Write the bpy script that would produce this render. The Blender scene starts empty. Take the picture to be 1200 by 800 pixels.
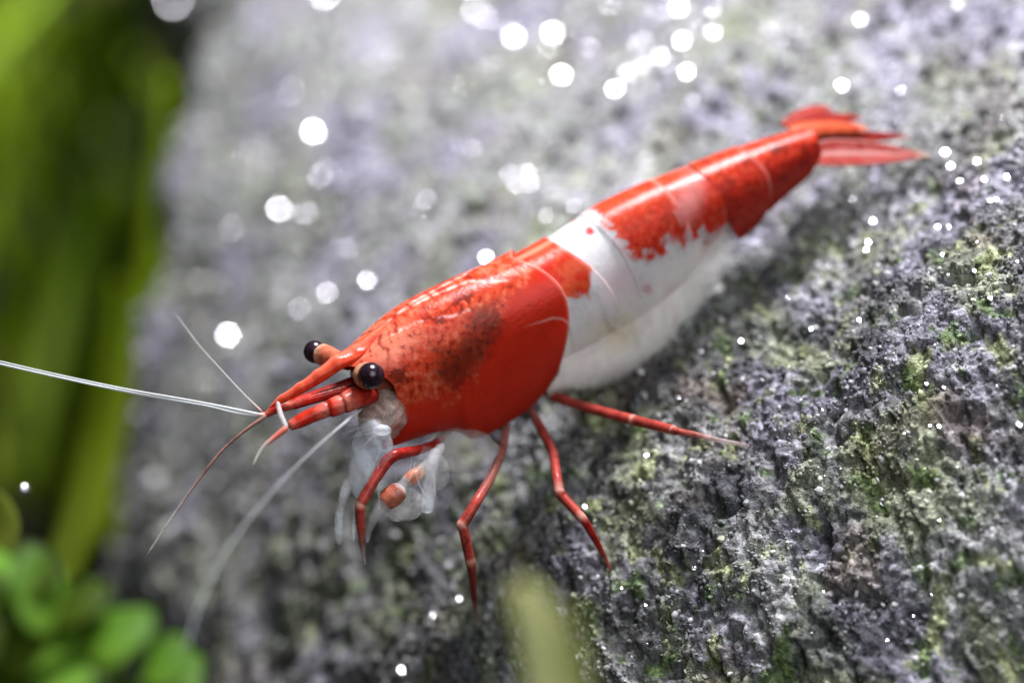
import bpy, math
import numpy as np
from mathutils import Vector

# ------------------------------------------------------------------ camera, light, exposure
SC = bpy.context.scene
SC.unit_settings.scale_length = 0.01            # 1 unit = 1 cm (the shrimp is about 2.5 cm long)
S = 3.4 / 1200.0                                # cm per working unit ("u") at the focal distance
D0 = 100.0 / 36.0 * 1200.0                      # focal distance in u
PITCH = math.radians(35)
RIGHT = np.array([1.0, 0, 0])
UP = np.array([0, math.sin(PITCH), math.cos(PITCH)])
BACK = np.array([0, -math.cos(PITCH), math.sin(PITCH)])
T = np.array([0, 0, 6.0])                       # point in the focal plane on the view axis


def to_world(c):
    """(right, up, back) offsets in u from the focus point -> world cm."""
    c = np.asarray(c, float)
    return T + S * (c[..., 0:1] * RIGHT + c[..., 1:2] * UP + c[..., 2:3] * BACK)


def C(px, py, dz):
    """a measured spot at a distance dz behind the focal plane."""
    px, py, dz = (np.asarray(v, float) for v in (px, py, dz))
    r = (D0 + dz) / D0
    return np.stack([(px - 600) * r, (400 - py) * r, -dz + 0 * px], -1)


def W(px, py, dz):
    return to_world(C(px, py, dz))


cam_d = bpy.data.cameras.new('camera')
cam = bpy.data.objects.new('camera', cam_d)
SC.collection.objects.link(cam)
SC.camera = cam
cam.location = Vector(T + BACK * D0 * S)
cam.rotation_euler = (math.pi / 2 - PITCH, 0, 0)
cam_d.lens = 100
cam_d.sensor_width = 36
cam_d.clip_start = 0.5
cam_d.clip_end = 500
cam_d.dof.use_dof = True
cam_d.dof.focus_distance = (D0 + 12) * S
cam_d.dof.aperture_fstop = 0.05 / 0.205

world = bpy.data.worlds.new('World')
SC.world = world
world.use_nodes = True
bg = world.node_tree.nodes['Background']
bg.inputs[0].default_value = (0.020, 0.028, 0.012, 1)
bg.inputs[1].default_value = 1.0


def area(name, cvec, size, power, color, target=(0, 0, 0)):
    d = bpy.data.lights.new(name, 'AREA')
    d.shape = 'DISK'
    d.size = size
    d.energy = power
    d.color = color
    o = bpy.data.objects.new(name, d)
    SC.collection.objects.link(o)
    p = Vector(to_world(np.array(cvec, float)))
    t = Vector(to_world(np.array(target, float)))
    o.location = p
    o.rotation_euler = (t - p).to_track_quat('-Z', 'Y').to_euler()
    return p


KEY = area('aquarium_lamp', (700, 6000, 500), 4.5, 9400, (0.955, 0.945, 1.0), (0, 200, -400))
FILL = area('fill_lamp', (1500, 1800, 5200), 12.0, 1700, (0.93, 0.96, 1.0), (0, 0, -100))  # added fill lamp in front, brightens the shrimp's near flank

SC.view_settings.view_transform = 'Standard'
SC.view_settings.look = 'None'
SC.view_settings.exposure = 0
SC.view_settings.gamma = 1
SC.render.engine = 'CYCLES'
SC.cycles.use_denoising = True
SC.cycles.max_bounces = 8
SC.cycles.transparent_max_bounces = 12
SC.cycles.sample_clamp_indirect = 8

# ------------------------------------------------------------------ helpers
rng = np.random.RandomState(7)


def link(o, parent=None):
    SC.collection.objects.link(o)
    if parent is not None:
        o.parent = parent
        bpy.context.view_layer.update()
        o.matrix_parent_inverse = parent.matrix_world.inverted()
    return o


def tag(o, label=None, cat=None, group=None, kind=None):
    for k, v in (('label', label), ('category', cat), ('group', group), ('kind', kind)):
        if v:
            o[k] = v
    return o


def thing(name, loc, label, cat, group=None):
    o = bpy.data.objects.new(name, None)
    o.empty_display_size = 0.2
    o.location = Vector(loc)
    SC.collection.objects.link(o)
    bpy.context.view_layer.update()
    return tag(o, label, cat, group)


def make_mesh(name, v, f, mat, parent=None, col=None, smooth=True, solid=0.0):
    v = np.asarray(v, float)
    me = bpy.data.meshes.new(name)
    origin = v.mean(0)
    f = np.asarray(f)
    n = f.shape[1]
    me.vertices.add(len(v))
    me.vertices.foreach_set('co', (v - origin).ravel())
    me.loops.add(f.size)
    me.loops.foreach_set('vertex_index', f.ravel().astype(np.int32))
    me.polygons.add(len(f))
    me.polygons.foreach_set('loop_start', (np.arange(len(f)) * n).astype(np.int32))
    me.update(calc_edges=True)
    me.validate()
    if smooth:
        me.polygons.foreach_set('use_smooth', np.ones(len(me.polygons), bool))
    if col is not None:
        a = me.color_attributes.new('pigment', 'FLOAT_COLOR', 'POINT')
        a.data.foreach_set('color', np.asarray(col, np.float32).ravel())
    me.materials.append(mat)
    o = bpy.data.objects.new(name, me)
    o.location = Vector(origin)
    link(o, parent)
    if solid:
        m = o.modifiers.new('thickness', 'SOLIDIFY')
        m.thickness = solid * S
        m.offset = -1
    return o


def grid_faces(nu, nv, wrap=False):
    i = np.arange(nu - 1)[:, None]
    j = np.arange(nv if wrap else nv - 1)[None, :]
    j2 = (j + 1) % nv
    return np.stack([i * nv + j, i * nv + j2, (i + 1) * nv + j2, (i + 1) * nv + j], -1).reshape(-1, 4)


def cr(xs, ys, x):
    """smooth (finite-difference Hermite) interpolation."""
    xs, ys = np.asarray(xs, float), np.asarray(ys, float)
    x = np.clip(x, xs[0], xs[-1])
    m = np.gradient(ys, xs, axis=0)
    i = np.clip(np.searchsorted(xs, x) - 1, 0, len(xs) - 2)
    h = xs[i + 1] - xs[i]
    t = (x - xs[i]) / h
    if ys.ndim > 1:
        t, h = t[..., None], h[..., None]
    return ((2 * t**3 - 3 * t**2 + 1) * ys[i] + (t**3 - 2 * t**2 + t) * h * m[i]
            + (-2 * t**3 + 3 * t**2) * ys[i + 1] + (t**3 - t**2) * h * m[i + 1])


def unit(v):
    v = np.asarray(v, float)
    return v / (np.linalg.norm(v, axis=-1, keepdims=True) + 1e-12)


def smooth01(a, b, x):
    t = np.clip((x - a) / (b - a), 0, 1)
    return t * t * (3 - 2 * t)


def _hash(ix, iy, seed):
    n = (ix.astype(np.int64) * 374761393 + iy.astype(np.int64) * 668265263 + seed * 982451653) & 0xFFFFFFFF
    n = ((n ^ (n >> 13)) * 1274126177) & 0xFFFFFFFF
    n = ((n ^ (n >> 16)) * 2246822519) & 0xFFFFFFFF
    return ((n ^ (n >> 15)) & 0xFFFFFF) / float(0xFFFFFF)


def perlin(x, y, seed=0):
    ix, iy = np.floor(x), np.floor(y)
    fx, fy = x - ix, y - iy
    ux, uy = fx * fx * fx * (fx * (fx * 6 - 15) + 10), fy * fy * fy * (fy * (fy * 6 - 15) + 10)

    def g(ax, ay):
        a = _hash(ix + ax, iy + ay, seed) * 2 * np.pi
        return np.cos(a) * (fx - ax) + np.sin(a) * (fy - ay)
    a = g(0, 0) + ux * (g(1, 0) - g(0, 0))
    b = g(0, 1) + ux * (g(1, 1) - g(0, 1))
    return (a + uy * (b - a)) * 1.5


def fbm(x, y, seed, octv=4, gain=0.5):
    r, amp = 0, 1
    for k in range(octv):
        r = r + amp * perlin(x * 2**k + 17.3 * k, y * 2**k - 9.1 * k, seed + k)
        amp *= gain
    return r


def worley(x, y, seed=0):
    ix, iy = np.floor(x), np.floor(y)
    f1 = np.full(x.shape, 9.0)
    idv = np.zeros(x.shape)
    for dx in (-1, 0, 1):
        for dy in (-1, 0, 1):
            cx, cy = ix + dx, iy + dy
            px = cx + 0.1 + 0.8 * _hash(cx, cy, seed)
            py = cy + 0.1 + 0.8 * _hash(cx, cy, seed + 91)
            d = (px - x)**2 + (py - y)**2
            m = d < f1
            f1 = np.where(m, d, f1)
            idv = np.where(m, _hash(cx, cy, seed + 57), idv)
    return np.sqrt(f1), idv


# ------------------------------------------------------------------ material helpers
class NT:
    def __init__(self, name):
        self.m = bpy.data.materials.new(name)
        self.m.use_nodes = True
        self.t = self.m.node_tree
        self.p = self.t.nodes['Principled BSDF']
        self.out = self.t.nodes['Material Output']

    def n(self, kind, **kw):
        nd = self.t.nodes.new(kind)
        for k, v in kw.items():
            if k in nd.inputs:
                self.set(nd.inputs[k], v)
            else:
                setattr(nd, k, v)
        return nd

    def set(self, sock, v):
        if isinstance(v, bpy.types.NodeSocket):
            self.t.links.new(v, sock)
        else:
            sock.default_value = v

    def noise(self, vec, scale, detail=4, rough=0.6, dist=0.0):
        nd = self.n('ShaderNodeTexNoise')
        self.set(nd.inputs['Vector'], vec)
        nd.inputs['Scale'].default_value = scale
        nd.inputs['Detail'].default_value = detail
        nd.inputs['Roughness'].default_value = rough
        nd.inputs['Distortion'].default_value = dist
        return nd.outputs[0]

    def ramp(self, fac, stops):
        nd = self.n('ShaderNodeValToRGB')
        self.set(nd.inputs[0], fac)
        e = nd.color_ramp.elements
        while len(e) < len(stops):
            e.new(0.5)
        for el, (p, c) in zip(e, stops):
            el.position = p
            el.color = (c[0], c[1], c[2], 1) if not np.isscalar(c) else (c, c, c, 1)
        return nd.outputs[0]

    def mix(self, fac, a, b, mode='MIX'):
        nd = self.n('ShaderNodeMix', data_type='RGBA', blend_type=mode)
        self.set(nd.inputs[0], fac)
        for s, v in ((nd.inputs[6], a), (nd.inputs[7], b)):
            if isinstance(v, tuple) and len(v) == 3:
                v = v + (1,)
            self.set(s, v)
        return nd.outputs[2]

    def math(self, op, a, b=0.0, clamp=False):
        nd = self.n('ShaderNodeMath', operation=op, use_clamp=clamp)
        self.set(nd.inputs[0], a)
        self.set(nd.inputs[1], b)
        return nd.outputs[0]

    def bump(self, h, strength, dist):
        nd = self.n('ShaderNodeBump')
        nd.inputs['Strength'].default_value = strength
        nd.inputs['Distance'].default_value = dist
        self.set(nd.inputs['Height'], h)
        self.set(self.p.inputs['Normal'], nd.outputs[0])

    def coord(self):
        return self.n('ShaderNodeTexCoord').outputs['Object']


def shell_material(name, rough, sss, mottled, gloss=0.5, rad=(1.0, 0.35, 0.25)):
    """pigmented shrimp shell: colour and opacity are held by the 'pigment' attribute."""
    t = NT(name)
    co = t.coord()
    at = t.n('ShaderNodeAttribute', attribute_name='pigment')
    n1 = t.noise(co, 22, 5, 0.7)
    n2 = t.noise(co, 70, 3, 0.6)
    n3 = t.noise(co, 9, 4, 0.6, 0.4)
    f = t.ramp(n1, [(0.30, 1 - mottled), (0.5, 1.0), (0.72, 1 + 0.35 * mottled)])
    c = t.mix(1.0, at.outputs['Color'], f, 'MULTIPLY')
    f2 = t.ramp(n2, [(0.32, 1 - 0.55 * mottled), (0.5, 1.0), (0.75, 1 + 0.3 * mottled)])
    c = t.mix(1.0, c, f2, 'MULTIPLY')
    f3 = t.ramp(n3, [(0.3, 1 - 0.35 * mottled), (0.7, 1 + 0.15 * mottled)])
    c = t.mix(1.0, c, f3, 'MULTIPLY')
    t.set(t.p.inputs['Base Color'], c)
    t.set(t.p.inputs['Alpha'], at.outputs['Alpha'])
    t.p.inputs['Roughness'].default_value = rough
    t.p.inputs['Specular IOR Level'].default_value = gloss
    t.p.inputs['Subsurface Weight'].default_value = sss
    t.p.inputs['Subsurface Radius'].default_value = rad
    t.p.inputs['Subsurface Scale'].default_value = 0.05
    t.bump(t.noise(co, 45, 4, 0.65), 0.12, 0.02)
    return t.m


def gel_material(name):
    t = NT(name)
    co = t.coord()
    at = t.n('ShaderNodeAttribute', attribute_name='pigment')
    n1 = t.noise(co, 14, 5, 0.7, 0.6)
    t.set(t.p.inputs['Base Color'], t.mix(1.0, at.outputs['Color'], t.ramp(n1, [(0.3, 0.8), (0.7, 1.1)]), 'MULTIPLY'))
    t.set(t.p.inputs['Alpha'], t.math('MULTIPLY', at.outputs['Alpha'], t.ramp(n1, [(0.32, 0.3), (0.5, 1.0), (0.7, 1.7)]), True))
    t.p.inputs['Roughness'].default_value = 0.3
    t.p.inputs['Specular IOR Level'].default_value = 0.12
    t.bump(t.noise(co, 18, 3, 0.5), 0.12, 0.02)
    return t.m


def leaf_material(name, c1, c2, c3, scale):
    t = NT(name)
    co = t.coord()
    n1 = t.noise(co, scale, 4, 0.6)
    c = t.ramp(n1, [(0.3, c1), (0.5, c2), (0.72, c3)])
    t.set(t.p.inputs['Base Color'], c)
    t.p.inputs['Roughness'].default_value = 0.5
    t.p.inputs['Specular IOR Level'].default_value = 0.15
    tr = t.n('ShaderNodeBsdfTranslucent')
    t.set(tr.inputs[0], c)
    mx = t.n('ShaderNodeMixShader')
    mx.inputs[0].default_value = 0.45
    t.t.links.new(t.p.outputs[0], mx.inputs[1])
    t.t.links.new(tr.outputs[0], mx.inputs[2])
    t.t.links.new(mx.outputs[0], t.out.inputs[0])
    t.bump(t.noise(co, scale * 4, 3), 0.3, 0.05)
    return t.m


# ------------------------------------------------------------------ the rock
NR = unit([-0.45, 0.68, 0.58])                          # normal of the rock's top, in (right, up, back)
TA = unit(np.array([1.0, 0, 0]) - NR * NR[0])
TB = np.cross(NR, TA)
RO = C(880, 525, 30)                                    # point of the rock under the hind leg


def rock_macro(a, b):
    q = np.maximum(-a - 0.40 * b, 0)
    h = -4.2e-4 * q**2
    qe = np.clip(800 - (b - 980) * 0.72, 330, 1050) + 60 * perlin(a / 160 + 5, b / 160, 7)
    x = (q - qe) / 40
    h = h - 5.5 * 40 * np.minimum(np.log1p(np.exp(np.clip(x, -30, 30))) + np.maximum(x - 30, 0), 8.0)
    y = -b / 55 - 0.6
    h = h - 0.80 * 55 * (np.log1p(np.exp(np.clip(y, -30, 30))) + np.maximum(y - 30, 0))      # front face turns down
    h = h + 26 * perlin(a / 420 + 3.1, b / 420 + 8.2, 5) + 16 * perlin(a / 190 + 1.7, b / 210, 6)
    h = h - 0.9e-3 * np.maximum(a - 900, 0)**2 - 3.5e-4 * np.maximum(b - 2300, 0)**2 - 1.5e-3 * np.maximum(-b - 900, 0)**2
    return h


def rock_detail(a, b):
    wa = a + 9 * perlin(a / 31, b / 31, 30)
    wb = b + 9 * perlin(a / 31 + 7, b / 31 + 3, 31)
    f1, i1 = worley(wa / 46, wb / 46, 11)
    f2, i2 = worley(wa / 19, wb / 19, 12)
    f3, i3 = worley(wa / 8.5, wb / 8.5, 13)
    lump = np.clip(fbm(a / 120, b / 120, 40, 3) * 1.2, -1, 1)
    h = 10 * lump
    h = h + 8 * (0.62 - f1) * (0.5 + i1)
    h = h + 7.5 * (0.55 - f2) * (0.3 + 1.2 * i2)
    h = h + 3.6 * (0.55 - f3) * (0.2 + 1.3 * i3)
    h = h - 12 * smooth01(0.15, 0.6, fbm(a / 64 + 40, b / 64 + 11, 60, 3)) - 6 * smooth01(0.2, 0.6, fbm(a / 27 + 4, b / 27 + 1, 64, 2))         # pits
    h = h + 3.0 * fbm(a / 14, b / 14, 70, 3, 0.6)
    return h


def rock_height(a, b):
    return rock_macro(a, b) + rock_detail(a, b) * (1 - 0.6 * smooth01(150, 700, b))      # relief is smoothed on the upper face


def rock_pigment(a, b, g=None):
    """mineral and algae colour of the stone: big blotches plus finer ones, with light and shade painted in."""
    def mixc(c, k, t_):
        return c * (1 - k[..., None]) + np.asarray(t_) * k[..., None]
    j = 0 if g is None else g.normal(0, 0.22, a.shape)
    v = 0.75 * fbm(a / 230 + 3, b / 260, 201, 3) + 0.6 * fbm(a / 75, b / 75 + 5, 202, 4, 0.6) + j
    lit_top = smooth01(60, 560, b)                                                     # brightness and haze of the upper face, painted into the colour
    c = np.exp((0.85 - 0.45 * lit_top) * v)[..., None] * np.array((0.190, 0.190, 0.192)) * (1 + 0.52 * lit_top)[..., None]
    c = mixc(c, (0.6 + 0.15 * lit_top) * smooth01(-0.15, 0.5, fbm(a / 170, b / 200 + 8, 203, 4)), np.array((0.215, 0.202, 0.265))[None] * (1 + 0.5 * lit_top)[..., None])      # lilac grey
    c = mixc(c, (0.65 - 0.3 * lit_top) * smooth01(0.05, 0.6, fbm(a / 120 + 9, b / 150, 204, 4, 0.6) + 0.5 * j), (0.235, 0.260, 0.150))    # algae film
    c = mixc(c, (0.75 - 0.4 * lit_top) * smooth01(0.35, 0.75, fbm(a / 60 + 2, b / 70, 205, 4, 0.6) + 0.6 * j), (0.330, 0.370, 0.170))     # lime crust
    c = mixc(c, (0.75 - 0.5 * lit_top) * smooth01(0.42, 0.75, fbm(a / 48, b / 48 + 4, 206, 4, 0.6) + 0.5 * j), (0.090, 0.150, 0.030))     # green tufts
    c = mixc(c, (0.6 - 0.35 * lit_top) * smooth01(0.25, 0.7, fbm(a / 140 + 5, b / 140 + 1, 207, 4)), (0.150, 0.110, 0.085))              # brown
    c = mixc(c, (0.75 - 0.55 * lit_top) * smooth01(0.20, 0.65, fbm(a / 110 + 7, b / 130 + 2, 208, 4, 0.6)), (0.055, 0.055, 0.070))         # dark stain
    left_shade = 0.35 * smooth01(200, 620, -a - 0.4 * b) * (1 - smooth01(500, 1000, b + 150 * fbm(a / 130, b / 130, 209, 3)))
    c = mixc(c, left_shade, (0.095, 0.092, 0.080))                                                                     # shade of the left flank, painted into the colour
    return np.clip(c * (0.90 + 0.06 * lit_top)[..., None], 0.015, 0.7)


def rock_dz(px, py, macro=False):
    """depth at which the line of sight through a spot meets the rock (used to set feet and bubbles on it)."""
    dz = np.arange(-500, 3500, 3.0)
    p = C(np.full_like(dz, px), np.full_like(dz, py), dz) - RO
    a, b, h = p @ TA, p @ TB, p @ NR
    below = h < (rock_macro(a, b) if macro else rock_height(a, b))
    return float(dz[np.argmax(below)]) if below.any() else None


def spaced(lo, hi, c0, c1, fine, grow):
    def side(start, end, sgn):
        r, x, st = [], start, fine
        while (end - x) * sgn > 0:
            r.append(x)
            x += sgn * st
            st = min(st * grow, 14)
        return r
    mid = list(np.arange(c0, c1, fine))
    return np.array(sorted(side(c0 - fine, lo, -1) + mid + side(c1, hi, 1)))


ga = spaced(-1900, 1500, -520, 620, 2.5, 1.007)
gb = spaced(-1100, 3200, -600, 620, 2.5, 1.007)
A, B = np.meshgrid(ga, gb, indexing='ij')
Hh = rock_height(A, B)
edge = np.maximum.reduce([smooth01(-1650, -1900, A), smooth01(1250, 1500, A), smooth01(2900, 3200, B), smooth01(-850, -1100, B)])
Hh = Hh - 1500 * edge**2
# small sideways shove so that grains overhang a little
sa = 3.0 * perlin(A / 9 + 2, B / 9, 81)
sb = 3.0 * perlin(A / 9, B / 9 + 5, 82)
RV = RO + (A + sa)[..., None] * TA + (B + sb)[..., None] * TB + Hh[..., None] * NR


def rock_material():
    t = NT('mossy_rock')
    co = t.coord()
    k = 1.0 / S / 100.0                                       # noise scale 1 == a feature of about 100 u
    off = t.n('ShaderNodeMapping')
    t.set(off.inputs['Vector'], co)
    off.inputs['Location'].default_value = (7.3, 2.1, -4.4)
    o2 = off.outputs[0]
    fine = t.noise(o2, 9 * k, 4, 0.7)
    finer = t.noise(co, 24 * k, 3, 0.7)
    grain = t.n('ShaderNodeTexVoronoi')
    t.set(grain.inputs['Vector'], co)
    grain.inputs['Scale'].default_value = 11 * k
    gcol = t.n('ShaderNodeSeparateColor')
    t.set(gcol.inputs[0], grain.outputs['Color'])
    base = t.n('ShaderNodeAttribute', attribute_name='pigment').outputs['Color']
    g = t.ramp(gcol.outputs[0], [(0.0, 0.45), (0.45, 0.85), (0.8, 1.2), (1.0, 1.8)])
    base = t.mix(1.0, base, g, 'MULTIPLY')
    fr = t.ramp(fine, [(0.30, 0.45), (0.5, 1.0), (0.7, 1.6)])
    base = t.mix(1.0, base, fr, 'MULTIPLY')
    fr2 = t.ramp(finer, [(0.33, 0.6), (0.5, 1.0), (0.68, 1.5)])
    base = t.mix(1.0, base, fr2, 'MULTIPLY')
    t.set(t.p.inputs['Base Color'], base)
    t.set(t.p.inputs['Roughness'], t.ramp(gcol.outputs[1], [(0.0, 0.28), (0.4, 0.5), (1.0, 0.7)]))
    t.p.inputs['Specular IOR Level'].default_value = 0.2
    hgt = t.math('ADD', t.math('MULTIPLY', fine, 1.0), t.math('MULTIPLY', finer, 0.7))
    t.bump(hgt, 0.8, 0.02)
    return t.m


M_ROCK = rock_material()
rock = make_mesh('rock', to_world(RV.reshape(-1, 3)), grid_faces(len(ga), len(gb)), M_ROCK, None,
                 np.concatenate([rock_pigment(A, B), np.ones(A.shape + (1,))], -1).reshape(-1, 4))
tag(rock, 'large rough grey rock with green algae patches under the shrimp', 'rock')

# crumbly crust: loose grains grown over the near faces of the rock
def ico():
    g = (1 + 5**0.5) / 2
    v = unit(np.array([(-1, g, 0), (1, g, 0), (-1, -g, 0), (1, -g, 0), (0, -1, g), (0, 1, g), (0, -1, -g), (0, 1, -g), (g, 0, -1), (g, 0, 1), (-g, 0, -1), (-g, 0, 1)], float))
    f = np.array([(0, 11, 5), (0, 5, 1), (0, 1, 7), (0, 7, 10), (0, 10, 11), (1, 5, 9), (5, 11, 4), (11, 10, 2), (10, 7, 6), (7, 1, 8),
                  (3, 9, 4), (3, 4, 2), (3, 2, 6), (3, 6, 8), (3, 8, 9), (4, 9, 5), (2, 4, 11), (6, 2, 10), (8, 6, 7), (9, 8, 1)])
    return v, f


def grains(n, a0, a1, b0, b1, r0, r1, seed):
    g = np.random.RandomState(seed)
    a, b = g.uniform(a0, a1, n), g.uniform(b0, b1, n)
    keep = g.rand(n) < 0.25 + 0.9 * smooth01(-0.3, 0.5, fbm(a / 70, b / 70, 33, 4)) - 0.7 * smooth01(0.15, 0.5, fbm(a / 64 + 40, b / 64 + 11, 60, 3))
    a, b = a[keep], b[keep]
    n = len(a)
    h = rock_height(a, b)
    iv, f = ico()
    r = r0 + (r1 - r0) * g.rand(n)**2.2
    c = RO + a[:, None] * TA + b[:, None] * TB + (h + 0.2 * r)[:, None] * NR
    sc = g.uniform(0.45, 1.5, (n, 1, 3))
    v = iv[None] * (1 + g.uniform(-0.3, 0.3, (n, 12, 1))) * sc
    ang = g.rand(n) * 2 * np.pi
    x = v[..., 0] * np.cos(ang)[:, None] - v[..., 1] * np.sin(ang)[:, None]
    y = v[..., 0] * np.sin(ang)[:, None] + v[..., 1] * np.cos(ang)[:, None]
    v = np.stack([x, y, v[..., 2]], -1) * r[:, None, None] + c[:, None]
    F = (f[None] + 12 * np.arange(n)[:, None, None]).reshape(-1, 3)
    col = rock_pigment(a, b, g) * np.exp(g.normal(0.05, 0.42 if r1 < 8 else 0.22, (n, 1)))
    white = g.rand(n) < (0.05 if r1 < 8 else 0.012)
    col[white] = (0.55, 0.55, 0.54)
    gl = g.rand(n)
    col = np.concatenate([col, gl[:, None]], 1)
    return v.reshape(-1, 3), F, np.repeat(col, 12, 0)


t = NT('rock_crumbs')
at = t.n('ShaderNodeAttribute', attribute_name='pigment')
co = t.coord()
t.set(t.p.inputs['Base Color'], t.mix(1.0, at.outputs['Color'], t.ramp(t.noise(co, 60, 4, 0.7), [(0.3, 0.55), (0.5, 1.0), (0.7, 1.45)]), 'MULTIPLY'))
t.set(t.p.inputs['Roughness'], t.ramp(at.outputs['Alpha'], [(0.0, 0.10), (0.12, 0.3), (0.4, 0.6), (1.0, 0.8)]))
t.bump(t.noise(co, 90, 3, 0.7), 0.7, 0.02)
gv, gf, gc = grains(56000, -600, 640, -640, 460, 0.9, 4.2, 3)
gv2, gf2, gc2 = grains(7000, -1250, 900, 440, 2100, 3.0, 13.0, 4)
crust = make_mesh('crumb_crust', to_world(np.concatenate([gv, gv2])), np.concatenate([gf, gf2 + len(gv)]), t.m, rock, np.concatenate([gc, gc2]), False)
tag(crust, None, None, None, 'stuff')

t = NT('dark_gravel')
co = t.coord()
t.set(t.p.inputs['Base Color'], t.ramp(t.noise(co, 6, 5, 0.7), [(0.3, (0.01, 0.01, 0.008)), (0.7, (0.05, 0.05, 0.035))]))
t.p.inputs['Roughness'].default_value = 0.8
FZ = 0.0
fl_x, fl_y = np.meshgrid(np.linspace(-40, 40, 60), np.linspace(-30, 60, 60), indexing='ij')
fl = np.stack([fl_x, fl_y, FZ + 0.25 * fbm(fl_x / 4, fl_y / 4, 3, 3)], -1)
floor = make_mesh('aquarium_floor', fl.reshape(-1, 3), grid_faces(60, 60), t.m)
tag(floor, 'dark gravel bed of the aquarium', None, None, 'structure')

# ------------------------------------------------------------------ the shrimp
M_SHELL = shell_material('red_shell', 0.24, 0.25, 0.14, 0.13)
M_PALE = shell_material('milky_shell', 0.3, 0.4, 0.06, 0.13, (0.8, 0.72, 0.70))
M_LEG = shell_material('leg_shell', 0.28, 0.2, 0.55, 0.14)

t = NT('black_cornea')
t.p.inputs['Base Color'].default_value = (0.010, 0.005, 0.010, 1)
t.p.inputs['Roughness'].default_value = 0.2
t.p.inputs['Specular IOR Level'].default_value = 0.45
co = t.coord()
t.set(t.p.inputs['Base Color'], t.ramp(t.noise(co, 60, 3), [(0.35, (0.006, 0.003, 0.006)), (0.7, (0.030, 0.012, 0.022))]))
M_EYE = t.m

shrimp = thing('shrimp', W(620, 560, 60)[0] if W(620, 560, 60).ndim > 1 else W(620, 560, 60),
               'red and white striped freshwater shrimp standing on the rock', 'shrimp')

DP = np.array([(395, 428), (425, 405), (470, 367), (530, 335), (580, 314), (612, 299), (645, 281), (695, 247), (765, 213),
               (815, 193), (862, 175), (905, 160), (950, 147)], float)
idist = np.concatenate([[0], np.cumsum(np.linalg.norm(np.diff(DP, axis=0), axis=1))])
DDZ = 8 + 0.34 * idist
DC = C(DP[:, 0], DP[:, 1], DDZ)
DU = np.concatenate([[0], np.cumsum(np.linalg.norm(np.diff(DC, axis=0), axis=1))])
U0 = unit([-0.19, 0.846, 0.498])


def frame(u):
    d = cr(DU, DC, u)
    e = 14.0
    tg = unit(cr(DU, DC, np.minimum(u + e, DU[-1])) - cr(DU, DC, np.maximum(u - e, 0)))
    up = unit(U0 - tg * (tg @ U0)[..., None])
    lat = np.cross(up, -tg)
    return d, tg, up, lat


# body height and half width along the back, at the points of DP
HT = [70, 108, 150, 180, 172, 165, 165, 168, 148, 116, 98, 74, 56]
WT = [30, 50, 60, 64, 66, 65, 63, 60, 56, 51, 46, 38, 30]
PM = math.radians(140)


def sect(u, phi, hs=1.0, ws=1.0, drop=0.0, H=None):
    """point of the body wall at station u, angle phi from the back (positive = left side)."""
    d, tg, up, lat = frame(u)
    hh = (cr(DU, HT, u) if H is None else H) * hs / (1 - math.cos(PM))
    w = cr(DU, WT, u) * ws - drop
    return d + up * (-(hh * (1 - np.cos(phi))) - drop)[..., None] + lat * (w * np.sign(phi) * np.abs(np.sin(phi))**0.92)[..., None]


def proj(c):
    r = (D0 - c[..., 2]) / D0
    return 600 + c[..., 0] / r, 400 - c[..., 1] / r


def seg_dist(x, y, pts):
    best = np.full(np.shape(x), 1e9)
    for (x0, y0), (x1, y1) in zip(pts[:-1], pts[1:]):
        l2 = (x1 - x0)**2 + (y1 - y0)**2
        s = np.clip(((x - x0) * (x1 - x0) + (y - y0) * (y1 - y0)) / l2, 0, 1)
        best = np.minimum(best, np.hypot(x - x0 - s * (x1 - x0), y - y0 - s * (y1 - y0)))
    return best


def blend(col, c, k):
    k = np.clip(k, 0, 1)[..., None]
    return col * (1 - k) + np.array(c) * k


def ell(x, y, cx, cy, rx, ry, ang=0.0, soft=0.35):
    a = math.radians(ang)
    dx, dy = x - cx, y - cy
    r = np.hypot((dx * math.cos(a) + dy * math.sin(a)) / rx, (-dx * math.sin(a) + dy * math.cos(a)) / ry)
    return 1 - smooth01(1 - soft, 1 + soft, r)


RED = (0.50, 0.022, 0.009)
DEEP = (0.26, 0.010, 0.006)
ORANGE = (0.52, 0.058, 0.020)
PALE = (0.66, 0.25, 0.16)
WHITE = (0.82, 0.78, 0.82)


def shell_grid(u, phi, mat, name, colour, hs=1.0, ws=1.0, H=None, solid=2.0, parent=None, drop=0.0):
    """a plate of shell: pattern is authored on the left flank and mirrored to the right one."""
    P = sect(u, phi, hs, ws, drop, H)
    Q = sect(u, np.abs(phi), hs, ws, drop, H)
    x, y = proj(Q)
    col = colour(x, y, u, np.abs(phi))
    o = make_mesh(name, to_world(P.reshape(-1, 3)), grid_faces(*u.shape)[:, ::-1], mat, parent or shrimp, col.reshape(-1, 4), True, solid)
    return o


# --- carapace
UF, UR = DU[1] - 14, DU[5] - 6
nt, nphi = 220, 241
tt = np.linspace(0, 1, nt)[:, None] + np.zeros((1, nphi))
ph = np.linspace(-PM, PM, nphi)[None, :] + np.zeros((nt, 1))


def rear_bulge(p):
    return 26 * np.sin(np.clip(np.abs(p) / math.radians(125), 0, 1) * np.pi)**1.2 - 6


def uend(p):
    return UR + rear_bulge(p)


bulge = rear_bulge(ph)
orbit = 10 * np.exp(-((np.abs(ph) - math.radians(62)) / math.radians(20))**2)
orbit = orbit - 30 * smooth01(math.radians(85), PM, np.abs(ph))
orbit = orbit - 24 * np.exp(-(ph / 0.55)**2)
uu = (UF + orbit) + (UR + bulge - UF - orbit) * tt
HC = cr(np.array([DU[1] - 40, DU[1], DU[2], DU[3], DU[4], DU[5] - 15, DU[5] + 22]), [122, 132, 174, 182, 166, 148, 118], uu)


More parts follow.
